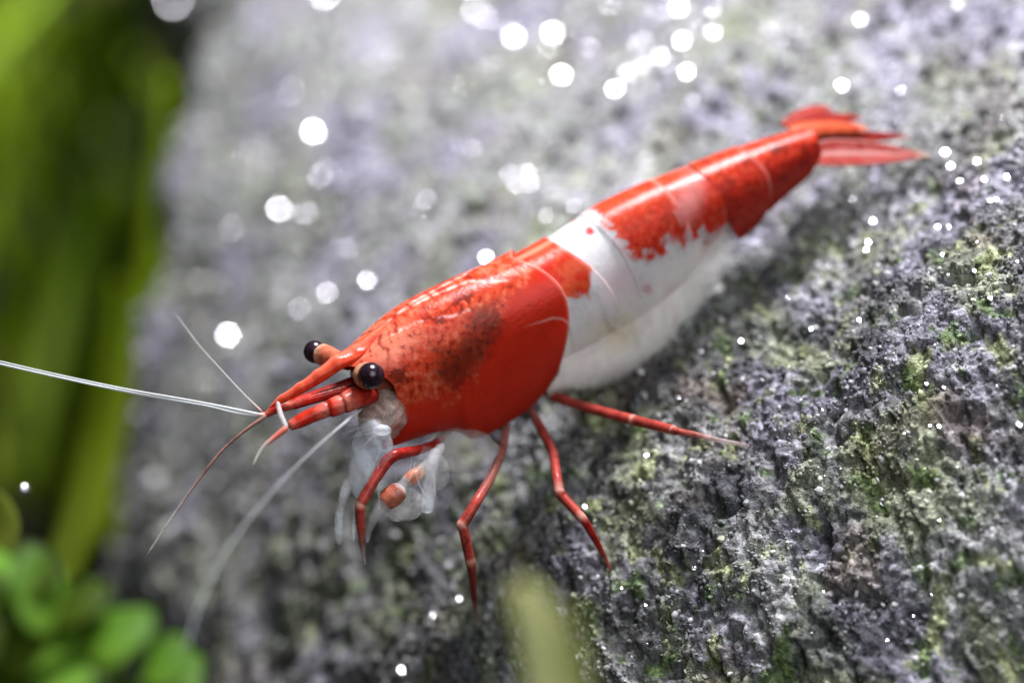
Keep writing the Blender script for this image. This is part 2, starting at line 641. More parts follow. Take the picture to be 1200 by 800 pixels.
def carapace_colour(x, y, u, p):
    n1 = fbm(x / 26, y / 26, 101, 4, 0.6)
    n2 = fbm(x / 9, y / 9, 102, 3, 0.6)
    col = np.zeros(x.shape + (3,)) + np.array(RED)
    # smooth deep red skirt, orange speckled back and cheek
    line = np.interp(x, [430, 470, 520, 560, 590, 612, 640], [478, 478, 468, 425, 365, 330, 300]) + 14 * n1
    up = 1 - smooth01(-14, 12, y - line)
    col = blend(col, ORANGE, up * (0.75 + 0.3 * n1))
    col = blend(col, (0.30, 0.016, 0.010), smooth01(25, 70, y - line) * 0.2)
    col = blend(col, (0.60, 0.15, 0.085), up * smooth01(0.0, 0.9, n2 + 0.45 * n1) * 0.75)
    col = blend(col, PALE, up * ell(x, y, 455, 405, 36, 16, -30, 0.7) * 0.55)
    col = blend(col, (0.20, 0.012, 0.008), up * smooth01(0.2, 0.7, -n2 - 0.3 * n1) * 0.75)
    wob = 9 * n2
    dark = np.maximum.reduce([ell(x + wob, y - wob, 570, 380, 20, 22, 0, 0.5), ell(x - wob, y + wob, 552, 410, 18, 34, 35, 0.6),
                              ell(x + wob, y + wob, 532, 432, 20, 22, 0, 0.5), ell(x, y + wob, 515, 377, 6, 6), ell(x + wob, y, 467, 440, 11, 9),
                              ell(x, y + wob, 543, 352, 13, 6, -20)])
    col = blend(col, (0.13, 0.014, 0.008), dark * (0.82 + 0.3 * n2))
    l1 = seg_dist(x, y, [(432, 393), (470, 367), (508, 348), (550, 331), (580, 331), (596, 330)])  # highlight along the back, painted as a thin pale line
    col = blend(col, (0.80, 0.50, 0.44), (1 - smooth01(0.4, 2.4, l1)) * (0.42 + 0.5 * n2))
    l2 = seg_dist(x, y, [(459, 393), (480, 383), (501, 374), (530, 371), (550, 363)])  # second painted highlight line, lower on the flank
    col = blend(col, (0.82, 0.55, 0.48), (1 - smooth01(0.5, 2.8, l2)) * (0.35 + 0.6 * n2))
    l3 = seg_dist(x, y, [(612, 383), (632, 377), (647, 372), (658, 373), (666, 378)])
    col = blend(col, (0.82, 0.45, 0.40), (1 - smooth01(0.3, 1.6, l3)) * 0.6 * smooth01(606, 650, x))
    col = np.clip(col, 0, 1)
    rear = smooth01(5.0, 0.5, uend(p) - u)
    col = blend(col, (0.70, 0.30, 0.24), rear * 0.45)
    edge = smooth01(PM - 0.05, PM - 0.005, p)
    al = 1 - 0.35 * edge
    return np.concatenate([col, al[..., None]], -1)


carapace = shell_grid(uu, ph, M_SHELL, 'carapace', carapace_colour, 1.0, 1.0, HC, 2.5)
carapace['label'] = 'red carapace with orange speckled cheek and dark brown patch'


# --- abdominal plates
def plate(i0, i1, name, colour, hs, ws, ov0=6, ov1=10, flare=0.0, corner=0.30, lean=0.0, drop=0.0, mat=None, rimk=0.30):
    a, b = i0 - ov0, i1 + ov1
    nu, nv = 44, 121
    t_ = np.linspace(0, 1, nu)[:, None] + np.zeros((1, nv))
    p_ = np.linspace(-PM, PM, nv)[None, :] + np.zeros((nu, 1))
    u_ = a + (b - a) * t_ + lean * np.sin(np.clip(np.abs(p_) / math.radians(110), 0, 1) * np.pi / 2)**2
    rnd = 1 - corner * np.abs(2 * t_ - 1)**3.2
    Hm = cr(DU, HT, u_) * hs
    p_ = p_ / PM * np.arccos(np.clip(1 - rnd * (1 - math.cos(PM)), -1, 1))
    w_ = ws * (1 + flare * t_)
    P_u, P_p = u_, p_
    inner = colour

    def colour(x, y, u, p):
        c = inner(x, y, u, p)
        k = (smooth01(0.935, 0.97, t_) * rimk)[..., None]
        c[..., :3] = c[..., :3] * (1 - k) + np.array((0.74, 0.40, 0.36)) * k
        return c
    return shell_grid(P_u, P_p, mat or M_PLATE, name, colour, 1.0, w_, Hm, 1.5, None, drop)


M_PLATE = shell_material('abdomen_shell', 0.26, 0.3, 0.18, 0.14)


def rgba(col, al):
    return np.concatenate([np.clip(col, 0, 1), np.clip(al, 0, 1)[..., None]], -1)


def col_seg1(x, y, u, p):
    n = fbm(x / 16, y / 16, 111, 4, 0.6)
    col = np.zeros(x.shape + (3,)) + np.array(WHITE)
    k = 1 - smooth01(340, 352, y + 8 * n - 0.12 * (x - 660))
    k = k * (1 - smooth01(689, 695, x + 4 * n))
    col = blend(col, ORANGE, k)
    col = blend(col, RED, k * smooth01(-0.2, 0.5, n))
    col = blend(col, PALE, k * (1 - smooth01(2, 6, np.abs(p) * 60)) * 0.7)
    return rgba(col, 0.45 - 0.4 * smooth01(math.radians(70), math.radians(125), p) + 0.55 * k)


def col_seg2(x, y, u, p):
    n = fbm(x / 20, y / 20, 121, 4, 0.6)
    col = np.zeros(x.shape + (3,)) + np.array((0.88, 0.83, 0.86))
    col = blend(col, (0.80, 0.50, 0.58), ell(x, y, 718, 332, 36, 20, -30, 0.9) * 0.55)
    col = blend(col, (0.62, 0.04, 0.03), ell(x + 4 * n, y, 689, 271, 6, 5))
    col = blend(col, (0.62, 0.04, 0.03), ell(x + 4 * n, y, 758, 338, 6, 6))
    col = blend(col, (0.75, 0.66, 0.50), ell(x, y, 708, 392, 16, 24, 0, 0.9) * 0.6)
    al = 0.80 - 0.75 * smooth01(math.radians(60), math.radians(120), p) + 0.08 * n
    return rgba(col, al)


def red_band(lower, fade, seed, dark=0.2, xr=None):
    def fn(x, y, u, p):
        n = fbm(x / 18, y / 18, seed, 5, 0.65)
        yl = np.interp(x, [q[0] for q in lower], [q[1] for q in lower])
        k = 1 - smooth01(-fade, fade, y - yl + 16 * n)
        if xr:
            k = k * smooth01(xr[0] - 9, xr[0] + 9, x - 0.50 * (y - 240) + 15 * n)
        col = np.zeros(x.shape + (3,)) + np.array(WHITE)
        red = blend(np.zeros(x.shape + (3,)) + np.array(RED), ORANGE, smooth01(0.9, 0.2, p) * 0.8 + 0.5 * n)
        n2 = fbm(x / 7, y / 7, seed + 5, 4, 0.65)
        red = blend(red, (0.56, 0.11, 0.055), smooth01(0.1, 0.9, n2 - 0.3 * n) * 0.5)
        red = blend(red, (0.16, 0.008, 0.006), smooth01(0.2, 0.8, -n2 + 0.4 * n) * (0.35 + 0.5 * dark))
        red = blend(red, (0.10, 0.008, 0.006), smooth01(0.15, 0.7, n) * dark)
        col = col * (1 - k[..., None]) + red * k[..., None]
        al = 0.98 * k + (1 - k) * 0.35 * (1 - smooth01(math.radians(70), math.radians(125), p))
        return rgba(col, al)
    return fn


col_seg3 = red_band([(690, 262), (715, 285), (740, 300), (762, 304), (790, 284), (815, 272)], 10, 131, 0.15, (697, 0))
_band4 = red_band([(770, 290), (800, 280), (830, 272), (850, 262)], 8, 141, 0.2)


def col_seg4(x, y, u, p):
    c = _band4(x, y, u, p)
    k = (ell(x, y, 806, 236, 15, 34, 20, 0.8) * 0.75)[..., None]
    c[..., :3] = c[..., :3] * (1 - k) + np.array((0.58, 0.19, 0.18)) * k
    return c




def tail_band(fn, amount, seed):
    def f2(x, y, u, p):
        c = fn(x, y, u, p)
        n = fbm(x / 22, y / 22, seed, 4, 0.6)
        k = (amount * smooth01(0.35, 1.3, p + 0.5 * n))[..., None]
        c[..., :3] = c[..., :3] * (1 - k) + np.array((0.20, 0.010, 0.007)) * k
        return c
    return f2


col_seg5 = tail_band(red_band([(800, 300), (930, 300)], 8, 151, 0.5), 0.6, 155)
col_seg6 = tail_band(red_band([(800, 320), (990, 320)], 8, 161, 0.8), 0.7, 165)

S1, S2, S3, S4, S5, S6, S7 = DU[5], DU[6] - 4, DU[7] + 3, DU[8], DU[9], DU[10], DU[12] - 2
plate(S1, S2, 'abdomen_plate', col_seg1, 0.88, 1.0, 14, 6, 0.0, 0.25, 22, 3.5)
plate(S2, S3, 'abdomen_plate', col_seg2, 0.98, 1.0, 6, 10, 0.0, 0.35, 20, 6.0, M_PALE, 0.0)
plate(S3, S4, 'abdomen_plate', col_seg3, 0.92, 1.0, 16, 6, 0.0, 0.35, 10, 3.5)
plate(S4, S5, 'abdomen_plate', col_seg4, 0.78, 1.0, 6, 8, 0.0, 0.25, 8, 5.2)
plate(S5, S6, 'abdomen_plate', col_seg5, 0.96, 1.0, 4, 8, 0.0, 0.45, 14, 3.2, None, 0.15)
plate(S6, S7, 'abdomen_plate', col_seg6, 0.92, 1.0, 6, 2, 0.0, 0.55, 0, 5.0, None, 0.0)

# --- soft body inside the plates: one continuous mesh
nu, nv = 120, 48
u_ = np.linspace(DU[0] + 8, DU[12] + 0, nu)[:, None] + np.zeros((1, nv))
p_ = (np.linspace(-np.pi, np.pi, nv, endpoint=False))[None, :] + np.zeros((nu, 1))
d, tg, up, lat = frame(u_)
hh = cr(DU, np.array(HT) * np.array([0.5, 0.7, 0.82, 0.86, 0.9, 1.0, 1.06, 1.10, 1.08, 0.95, 0.84, 0.86, 0.8]), u_) / 2
ww = cr(DU, WT, u_) * 0.80 - 3
endt = np.sqrt(np.clip(1 - (np.linspace(-1, 1, nu)[:, None])**12, 0.02, 1))
BV = d - up * (hh * (1 - np.cos(p_) * endt) + 14)[..., None] + lat * (ww * np.sin(p_) * endt)[..., None]
x_, y_ = proj(BV)
n_ = fbm(x_ / 22, y_ / 22, 171, 4, 0.6)
bc = np.zeros(x_.shape + (3,)) + np.array((0.82, 0.77, 0.74))
bc = blend(bc, (0.66, 0.56, 0.34), ell(u_ + 0 * x_, np.abs(p_) * 60, DU[6] + 20, 105, 26, 22, 0, 0.8) * 0.8)
bc = blend(bc, (0.70, 0.42, 0.46), smooth01(0.1, 0.7, n_) * 0.35)
bc = blend(bc, (0.45, 0.05, 0.03), smooth01(DU[8], DU[10], u_) * 0.9)
bc = blend(bc, (0.40, 0.10, 0.06), 1 - smooth01(DU[4], DU[5], u_))
body = make_mesh('body', to_world(BV.reshape(-1, 3)), grid_faces(nu, nv, True)[:, ::-1], M_PALE, shrimp,
                 rgba(bc, 1 - 0.95 * smooth01(math.radians(80), math.radians(165), np.abs(p_)) * smooth01(DU[4], DU[6], u_) * (0.8 + 0.6 * n_)).reshape(-1, 4))


# --- tubes: legs, feelers, stalks
def tube(name, pts, mat, parent, col=(0.5, 0.03, 0.02, 1), sides=10, sub=6, round_=0.25, flat=1.0, flat_dir=None):
    """pts: (px, py, dz, radius[, (r,g,b,a)]) ; straight members with slightly swollen joints."""
    P = C(np.array([q[0] for q in pts]), np.array([q[1] for q in pts]), np.array([q[2] for q in pts]))
    R = np.array([q[3] for q in pts], float)
    K = np.array([q[4] if len(q) > 4 else col for q in pts], float)
    L = np.concatenate([[0], np.cumsum(np.linalg.norm(np.diff(P, axis=0), axis=1))])
    s = np.unique(np.concatenate([np.linspace(L[i], L[i + 1], sub + 1) for i in range(len(L) - 1)]))
    lin = np.stack([np.interp(s, L, P[:, k]) for k in range(3)], -1)
    cur = cr(L, P, s)
    pos = lin * (1 - round_) + cur * round_
    r = np.interp(s, L, R)
    kc = np.stack([np.interp(s, L, K[:, k]) for k in range(4)], -1)
    tgt = unit(np.gradient(pos, axis=0))
    ref = np.array([0.31, 0.2, 0.93]) if flat_dir is None else np.array(flat_dir, float)
    n1 = unit(np.cross(tgt, ref))
    n2 = np.cross(tgt, n1)
    an = np.linspace(0, 2 * np.pi, sides, endpoint=False)
    V = pos[:, None] + r[:, None, None] * (n1[:, None] * np.cos(an)[None, :, None] + flat * n2[:, None] * np.sin(an)[None, :, None])
    V[0] = pos[0] + (V[0] - pos[0]) * 0.3
    V[-1] = pos[-1] + (V[-1] - pos[-1]) * 0.3
    V = V.reshape(-1, 3)
    f = grid_faces(len(s), sides, True)
    cap0, cap1 = len(V), len(V) + 1
    V = np.concatenate([V, pos[:1], pos[-1:]])
    j = np.arange(sides)
    j2 = (j + 1) % sides
    base = (len(s) - 1) * sides
    caps = np.concatenate([np.stack([j2, j, j * 0 + cap0, j2], -1), np.stack([base + j, base + j2, j * 0 + cap1, base + j], -1)])
    tris = np.concatenate([f[:, [0, 1, 2]], f[:, [0, 2, 3]], caps[:, :3]])
    cols = np.concatenate([np.repeat(kc, sides, 0), kc[:1], kc[-1:]])
    return make_mesh(name, to_world(V), tris, mat, parent, cols)


def ball(name, px, py, dz, r, mat, parent, scale=(1, 1, 1), axes=None, colour=None, n=28):
    th = np.linspace(0, np.pi, n)[:, None]
    la = np.linspace(0, 2 * np.pi, 2 * n, endpoint=False)[None, :]
    v = np.stack([np.sin(th) * np.cos(la), np.sin(th) * np.sin(la), np.cos(th) + 0 * la], -1).reshape(-1, 3) * r * np.array(scale)
    if axes is not None:
        v = v @ np.array(axes)
    v = v + C(px, py, dz)
    col = None if colour is None else np.tile(np.array(colour, float), (len(v), 1))
    return make_mesh(name, to_world(v), grid_faces(n, 2 * n, True), mat, parent, col)


# rostrum: toothed blade running forward from the back of the head
crest_u = np.array([DU[2] + 45, DU[2], DU[1] + 22, DU[1] - 8])
cd_, ct_, cu_, cl_ = frame(crest_u)
RC = np.concatenate([cd_ - cu_ * np.array([2, 2, 1.5, 2])[:, None],
                     C(np.array([397, 375, 352, 330, 316]), np.array([424, 440, 455, 468, 477]), np.array([8, 2, -3, -8, -11]))])
rp = RC
nr, ns = 60, 14
ss = np.linspace(0, 1, nr)
axis = cr(np.linspace(0, 1, len(rp)), RC, ss)
rw = np.interp(ss, [0, .125, .25, .375, .5, .62, .75, .9, 1], [1, 5, 11, 16, 13, 9, 7, 4.5, 1.0])
rh = np.interp(ss, [0, .125, .25, .375, .5, .62, .75, .9, 1], [1, 3.5, 5.5, 7.5, 9, 8.5, 7, 5, 1.0])
rtg = unit(np.gradient(axis, axis=0))
rup = unit(U0 - rtg * (rtg @ U0)[:, None])
rlat = np.cross(rup, rtg)
an = np.linspace(0, 2 * np.pi, ns, endpoint=False)
teeth = 1 + 0.22 * np.clip(np.sin(ss * 52), 0, 1) * (ss > 0.3) * (ss < 0.95)
sn, cs = np.sin(an), np.cos(an)
RVt = axis[:, None] + rlat[:, None] * (rw[:, None] * np.sign(cs) * np.abs(cs)**1.4)[..., None] \
    + rup[:, None] * (rh[:, None] * sn[None] * np.where(sn > 0, teeth[:, None], 1.0))[..., None]
rcol = np.zeros((nr, ns, 4)) + np.array(ORANGE + (1,))
rx, ry = proj(RVt)
nn = fbm(rx / 8, ry / 8, 181, 3, 0.6)
rc3 = blend(rcol[..., :3], RED, smooth01(-0.3, 0.4, nn))
rc3 = blend(rc3, PALE, np.clip(np.sin(an), 0, 1)[None]**6 * 0.5 * np.ones((nr, 1)))
make_mesh('rostrum', to_world(RVt.reshape(-1, 3)), grid_faces(nr, ns, True)[:, ::-1], M_SHELL, shrimp, rgba(rc3, np.ones(rc3.shape[:2])).reshape(-1, 4))

# eyes
RD = RED + (1,)
DR = (0.22, 0.014, 0.010, 1)
PK = (0.55, 0.14, 0.10, 1)
STALK = (0.50, 0.13, 0.07, 1)
CREAM = (0.62, 0.33, 0.20, 1)
eye = ball('eye', 435, 440, -36, 15.8, M_EYE, shrimp)
tube('eye_stalk', [(418, 436, 34, 9, DR), (424, 438, 10, 11, DR), (428, 439, -12, 15, STALK), (430, 440, -24, 15.8, CREAM), (432, 440, -31, 14.5, CREAM), (434, 440, -34, 10, CREAM)], M_LEG, eye, sides=18)
eye = ball('eye', 369, 412, 62, 13.8, M_EYE, shrimp)
tube('eye_stalk', [(412, 427, 24, 8, RED + (1,)), (396, 421, 40, 10, STALK), (384, 417, 50, 12.5, STALK), (377, 415, 56, 13, CREAM), (372, 413, 60, 10, CREAM)], M_LEG, eye, sides=18)

# antennal peduncles (near one thick, far one behind the rostrum)
tube('antenna_base', [(440, 462, 20, 11, DR), (418, 465, -2, 13, RD), (404, 472, -11, 12.5, PK), (401, 473, -12, 11, DR), (398, 474, -13, 11.5, PK), (388, 478, -16, 11, RD), (384, 479, -17, 9, DR), (381, 480, -18, 9.5, PK), (364, 487, -22, 8.5, RD), (350, 494, -26, 8, RD), (338, 500, -30, 5.5, PK)], M_LEG, shrimp, sides=16)
tube('antenna_base', [(420, 448, 40, 10, DR), (392, 458, 32, 9, DR), (366, 466, 24, 7.5, RD), (344, 473, 17, 7, RD), (341, 474, 16, 6, PK), (322, 479, 10, 6, RD), (309, 488, 6, 3, PK)], M_LEG, shrimp, sides=14)
tube('antenna_base', [(410, 455, 10, 7, DR), (380, 463, 0, 6.5, DR), (358, 469, -8, 4.5, RD), (335, 476, -14, 3, PK)], M_LEG, shrimp, sides=12)
GL = (0.60, 0.55, 0.56, 0.55)
tube('antenna_joint', [(325, 470, -12, 2.6, GL), (329, 486, -22, 3.4, GL), (337, 503, -32, 2.6, GL)], M_PALE, shrimp)

# feelers
FW = (0.62, 0.65, 0.67, 0.85)
FB = (0.25, 0.14, 0.12, 1)
FT = (0.50, 0.46, 0.42, 0.5)
tube('antenna', [(312, 485, 6, 2.6, PK), (300, 486, 6, 2, FW), (240, 475, 8, 1.7, FW), (150, 459, 14, 1.5, FW), (60, 440, 22, 1.4, FW), (-60, 413, 32, 1.3, FW), (-260, 380, 60, 0.9, FW)], M_PALE, shrimp, round_=1)
tube('antenna', [(312, 487, 4, 2.2, PK), (298, 484, 5, 1.6, FW), (240, 472, 8, 1.2, FW), (150, 456, 12, 1.0, FW), (60, 437, 18, 0.9, FW), (-60, 409, 26, 0.9, FW), (-240, 370, 50, 0.7, FW)], M_PALE, shrimp, round_=1)
tube('antenna', [(312, 487, 2, 3, FB), (290, 502, -2, 2.0, FB), (262, 526, -6, 1.7, FB), (230, 566, -10, 1.5, FB), (200, 608, -16, 1.3, FT), (172, 650, -22, 0.9, FT)], M_LEG, shrimp, round_=1)
tube('antenna', [(308, 484, 16, 2.2, FB), (288, 464, 30, 1.2, FT), (258, 432, 55, 1.0, FT), (228, 398, 85, 0.9, FT), (205, 366, 110, 0.6, FT)], M_PALE, shrimp, round_=1)
tube('antenna', [(337, 500, -30, 4, PK), (322, 512, -34, 3, PK), (308, 524, -38, 2.2, FT), (296, 545, -46, 1.4, FT)], M_PALE, shrimp, round_=1)
FG = (0.72, 0.74, 0.78, 0.17)
tube('antenna', [(425, 478, 0, 2.4, GL), (386, 510, -70, 1.5, FG), (345, 548, -150, 1.3, FG), (300, 598, -235, 1.3, FG), (262, 650, -310, 1.3, FG), (235, 705, -375, 1.2, FG), (216, 770, -445, 1.2, FG), (206, 840, -510, 1.0, FG), (202, 900, -560, 0.8, FG)], M_PALE, shrimp, round_=1)


# --- legs, feet set down on the rock
def foot(px, py, lift=1.5):
    return rock_dz(px, py) - lift


JW = (0.55, 0.26, 0.21, 1)
LR = (0.34, 0.048, 0.036, 0.95)
LD = (0.30, 0.018, 0.014, 1)
LP = (0.40, 0.13, 0.105, 0.8)
LT = (0.70, 0.56, 0.56, 0.38)


def leg(pts, name='leg'):
    pts = [(q[0], q[1], q[2], q[3] * 0.84) + tuple(q[4:]) for q in pts]
    return tube(name, pts, M_LEG, shrimp, sides=12, sub=7, round_=0.22)


fd = foot(880, 524)
leg([(622, 440, 200, 9, LT), (648, 464, 165, 8, LR), (690, 478, 128, 7.6, LR), (738, 491, 90, 7.6, LR), (742, 492, 87, 8.2, JW), (746, 493, 84, 7.8, LR), (786, 503, 56, 7.2, LR), (789, 504, 54, 7.4, JW),
     (793, 505, 44, 5, LR), (815, 509, fd * .3 + 28, 4.2, LP), (845, 516, fd * .6 + 12, 3.4, LT), (872, 521, fd - 1, 2.6, LT), (882, 524, fd + 3, 1.5, LT)])
fc = foot(716, 668)
leg([(604, 455, 210, 9, LT), (623, 482, 165, 6.5, LP), (634, 502, 135, 7, LR), (648, 530, 105, 7, LR), (653, 562, 66, 7.2, LR), (655, 575, 60, 8, JW), (658, 580, 58, 7.4, LR), (676, 600, 46, 6.8, LR),
     (682, 607, 42, 7, JW), (686, 612, 40, 6, LD), (702, 640, (40 + fc) / 2, 4.5, LD), (712, 660, fc - 4, 3, LP), (717, 670, fc + 3, 1.5, LP)])
fb = foot(563, 735)
leg([(582, 470, 200, 9, LT), (593, 500, 150, 6.5, LP), (588, 530, 105, 6.5, LP), (574, 562, 72, 7, LP), (558, 588, 42, 7.6, LR), (544, 611, 34, 8, LR), (541, 615, 33, 8.2, JW), (543, 620, 33, 7.4, LR),
     (550, 652, 40, 7.4, LR), (551, 657, 41, 7.6, JW), (552, 662, 43, 6.8, LR), (555, 700, (44 + fb) / 2 + 4, 5, LD), (560, 725, fb - 6, 3, LT), (563, 736, fb + 3, 1.6, LT)])
leg([(530, 500, 150, 7, LT), (508, 521, 70, 6, LD), (490, 527, 40, 7, LD), (463, 533, 8, 8.5, LD), (455, 538, 5, 8.8, LD), (438, 563, -6, 8, LR), (424, 588, -14, 7.8, LR), (422, 592, -15, 7, JW), (422, 597, -16, 7.5, LR),
     (423, 618, -14, 6.2, LR), (424, 634, -8, 4.4, LP), (426, 650, 2, 2.6, LT), (428, 662, 10, 1.4, LT)])
# --- milky mouthparts and claws under the head
M_GEL0 = gel_material('mouth_tissue')
MW = (0.74, 0.80, 0.90, 0.20)
MW2 = (0.74, 0.75, 0.77, 0.11)
MB = (0.84, 0.87, 0.92, 0.30)


def lump(name, px, py, dz, r, scale, colour, seed):
    n = 26
    th_ = np.linspace(0, np.pi, n)[:, None]
    la_ = np.linspace(0, 2 * np.pi, 2 * n, endpoint=False)[None, :]
    v = np.stack([np.sin(th_) * np.cos(la_), np.sin(th_) * np.sin(la_), np.cos(th_) + 0 * la_], -1)
    rr = 1 + 0.07 * fbm(v[..., 0] * 1.7 + seed, v[..., 1] * 1.7 + v[..., 2], 210 + seed, 3, 0.6)
    v = (v * rr[..., None]).reshape(-1, 3) * r * np.array(scale) + C(px, py, dz)
    return make_mesh(name, to_world(v), grid_faces(n, 2 * n, True), M_GEL0, shrimp, np.tile(np.array(colour), (len(v), 1)))


lump('mouthpart', 436, 524, 2, 34, (0.70, 0.95, 0.4), MW, 1)
lump('mouthpart', 424, 556, -4, 26, (0.6, 1.1, 0.35), (0.66, 0.72, 0.82, 0.2), 2)
lump('mouthpart', 448, 486, 26, 34, (0.85, 0.9, 0.6), (0.42, 0.31, 0.27, 0.5), 3)
lump('mouthpart', 484, 552, 45, 46, (0.95, 0.7, 0.3), MW2, 4)
lump('mouthpart', 540, 528, 90, 46, (1.0, 0.6, 0.3), (0.66, 0.62, 0.60, 0.2), 5)
lump('mouthpart', 470, 590, 20, 26, (1.1, 0.8, 0.4), (0.78, 0.76, 0.76, 0.25), 6)
lump('mouthpart', 448, 504, -6, 9, (1.2, 0.7, 0.6), MB, 7)
for k in range(7):
    x1, y1 = 372 + 9 * k, 492 + 4 * k + 5 * math.sin(k * 2.2)
    tube('bristle', [(450, 494 + 2 * k, 8, 2.2, MW2), ((450 + x1) / 2, 490 + 3.4 * k, -4, 1.8, MW2), (x1, y1 + 4, -14, 0.8, MW2)], M_GEL0, shrimp, sides=6, round_=1)
tube('claw', [(512, 525, 40, 7, MW2), (506, 548, 26, 8, MW2), (502, 575, 18, 9, MW2), (501, 592, 14, 8.5, MW), (501, 601, 14, 6, MW)], M_GEL0, shrimp, sides=14, round_=1)
tube('claw', [(410, 560, -10, 7, MW2), (403, 580, -14, 6, MB), (400, 592, -15, 4.5, MW2), (398, 602, -16, 5.5, MW), (397, 622, -16, 5.5, MB), (398, 638, -14, 3, MW2)], M_GEL0, shrimp, sides=12, round_=1)
tube('claw', [(417, 592, -10, 3.4, MW2), (415, 612, -10, 3, MB), (414, 634, -8, 2.2, MB)], M_GEL0, shrimp, round_=1)
RJ = (0.36, 0.10, 0.06, 0.92)
TJ = (0.74, 0.72, 0.72, 0.16)
tube('leg', [(520, 520, 40, 6, TJ), (500, 546, 22, 7, TJ), (494, 551, 18, 7, (0.5, 0.3, 0.22, .5)), (486, 557, 14, 8.5, (0.40, 0.17, 0.11, .85)), (479, 562, 11, 8, (0.40, 0.14, 0.08, .9)), (475, 566, 9, 7, TJ), (471, 571, 7, 8, TJ),
             (467, 575, 5, 12, RJ), (459, 582, 3, 13.5, RJ), (451, 588, 1, 11.5, RJ), (447, 592, 0, 7.5, TJ), (438, 606, -2, 6, TJ), (432, 622, -2, 4, TJ), (430, 636, 0, 2, TJ)], M_GEL0, shrimp, sides=9, round_=0.1)
g6 = np.random.RandomState(9)
for k in range(13):
    x0, y0 = g6.uniform(425, 520), g6.uniform(505, 560)
    dx, dy = g6.uniform(-26, 14), g6.uniform(22, 60)
    z0 = g6.uniform(-8, 30)
    tube('bristle', [(x0, y0, z0, 1.1, MW2), (x0 + dx * 0.4, y0 + dy * 0.55, z0 - 4, 0.9, MW2), (x0 + dx, y0 + dy, z0 - 6, 0.5, MW2)], M_GEL0, shrimp, sides=5, sub=3, round_=1)

# --- swimmerets hanging under the abdomen: thin milky paddles
PD = (0.82, 0.78, 0.76, 0.85)
PE = (0.80, 0.77, 0.75, 0.16)
M_GEL = gel_material('clear_tissue')


def paddle(px0, py0, dz0, px1, py1, dz1, w, c0=PD, c1=PE):
    q = [(px0 + (px1 - px0) * k, py0 + (py1 - py0) * k, dz0 + (dz1 - dz0) * k, w * m, tuple(np.array(c0) * (1 - k) + np.array(c1) * k))
         for k, m in ((0, .6), (.2, .9), (.45, 1.0), (.7, .95), (.9, .75), (1, .45))]
    tube('swimmeret', q, M_GEL, shrimp, sides=20, round_=1, flat=0.16)


for k in range(5):
    f = k / 4.0
    x0, y0 = 665 + 150 * f, 395 - 120 * f
    x1, y1 = 690 + 165 * f, 455 - 150 * f + 14 * math.sin(math.pi * f)
    d0 = 165 + 50 * f
    paddle(x0, y0, d0, x1, y1, d0 + 8, 24 - 6 * f, (0.80, 0.76, 0.74, 0.5), (0.80, 0.77, 0.75, 0.03))

# soft milky underside between the plates
nb_, mv = 90, 61
ub = np.linspace(DU[5] - 30, DU[10] + 12, nb_)[:, None] + np.zeros((1, mv))
th_ = np.linspace(-1, 1, mv)[None, :] + np.zeros((nb_, 1))            # -1 right rim, 0 keel, 1 left rim
dep = cr(np.array([DU[5] - 30, DU[5], DU[6], DU[7], DU[8], DU[9], DU[10] + 12]), [196, 206, 224, 236, 206, 160, 84], ub)
v_ = 1 - np.abs(th_)                                                   # 0 at the rim, 1 at the keel
d, tg, up, lat = frame(ub)
wd = cr(DU, WT, ub) * 0.86 - 7
nz = fbm(ub / 30, th_ * 3 + 5, 231, 3)
nf = fbm(ub / 7 + 4 * v_, th_ * 2.2, 236, 3, 0.6)
lo = dep * (0.30 + 0.70 * np.sin(v_ * np.pi / 2)) + 7 * nz * v_
BVb = d - up * lo[..., None] + lat * (np.sign(th_) * wd * np.cos(v_ * np.pi / 2)**0.7)[..., None] + tg * (18 * v_**2)[..., None]
bcol = np.zeros(ub.shape + (3,)) + np.array((0.93, 0.88, 0.86))
bcol = blend(bcol, (0.74, 0.64, 0.42), ell(ub, v_ * 100, DU[6] + 22, 30, 18, 13, 0, 0.9) * 0.8)
bcol = blend(bcol, (0.78, 0.56, 0.58), smooth01(0.1, 0.7, nz) * 0.25)
bcol = blend(bcol, (0.80, 0.46, 0.54), ell(ub + 6 * nf, v_ * 100, DU[7] + 2, 12, 24, 11, 0, 0.9) * 0.6)
bcol = blend(bcol, (0.55, 0.04, 0.03), ell(ub + 4 * nf, v_ * 100, DU[7] + 34, 14, 5, 3.5))
bcol = blend(bcol, (0.70, 0.62, 0.60), smooth01(0.1, 0.8, nf) * 0.35)
rim = smooth01(0.45, 1.0, v_ + 0.14 * nz + 0.10 * nf)
bal = (0.97 + 0.10 * nf) * (1 - rim) + 0.06
bal = bal * (1 - 0.82 * smooth01(DU[8] - 20, DU[10], ub + 14 * nz))
bcol = bcol * (1 + 0.10 * nf + 0.06 * nz)[..., None]
make_mesh('underside', to_world(BVb.reshape(-1, 3)), grid_faces(nb_, mv), M_PALE, shrimp, rgba(bcol, bal).reshape(-1, 4))


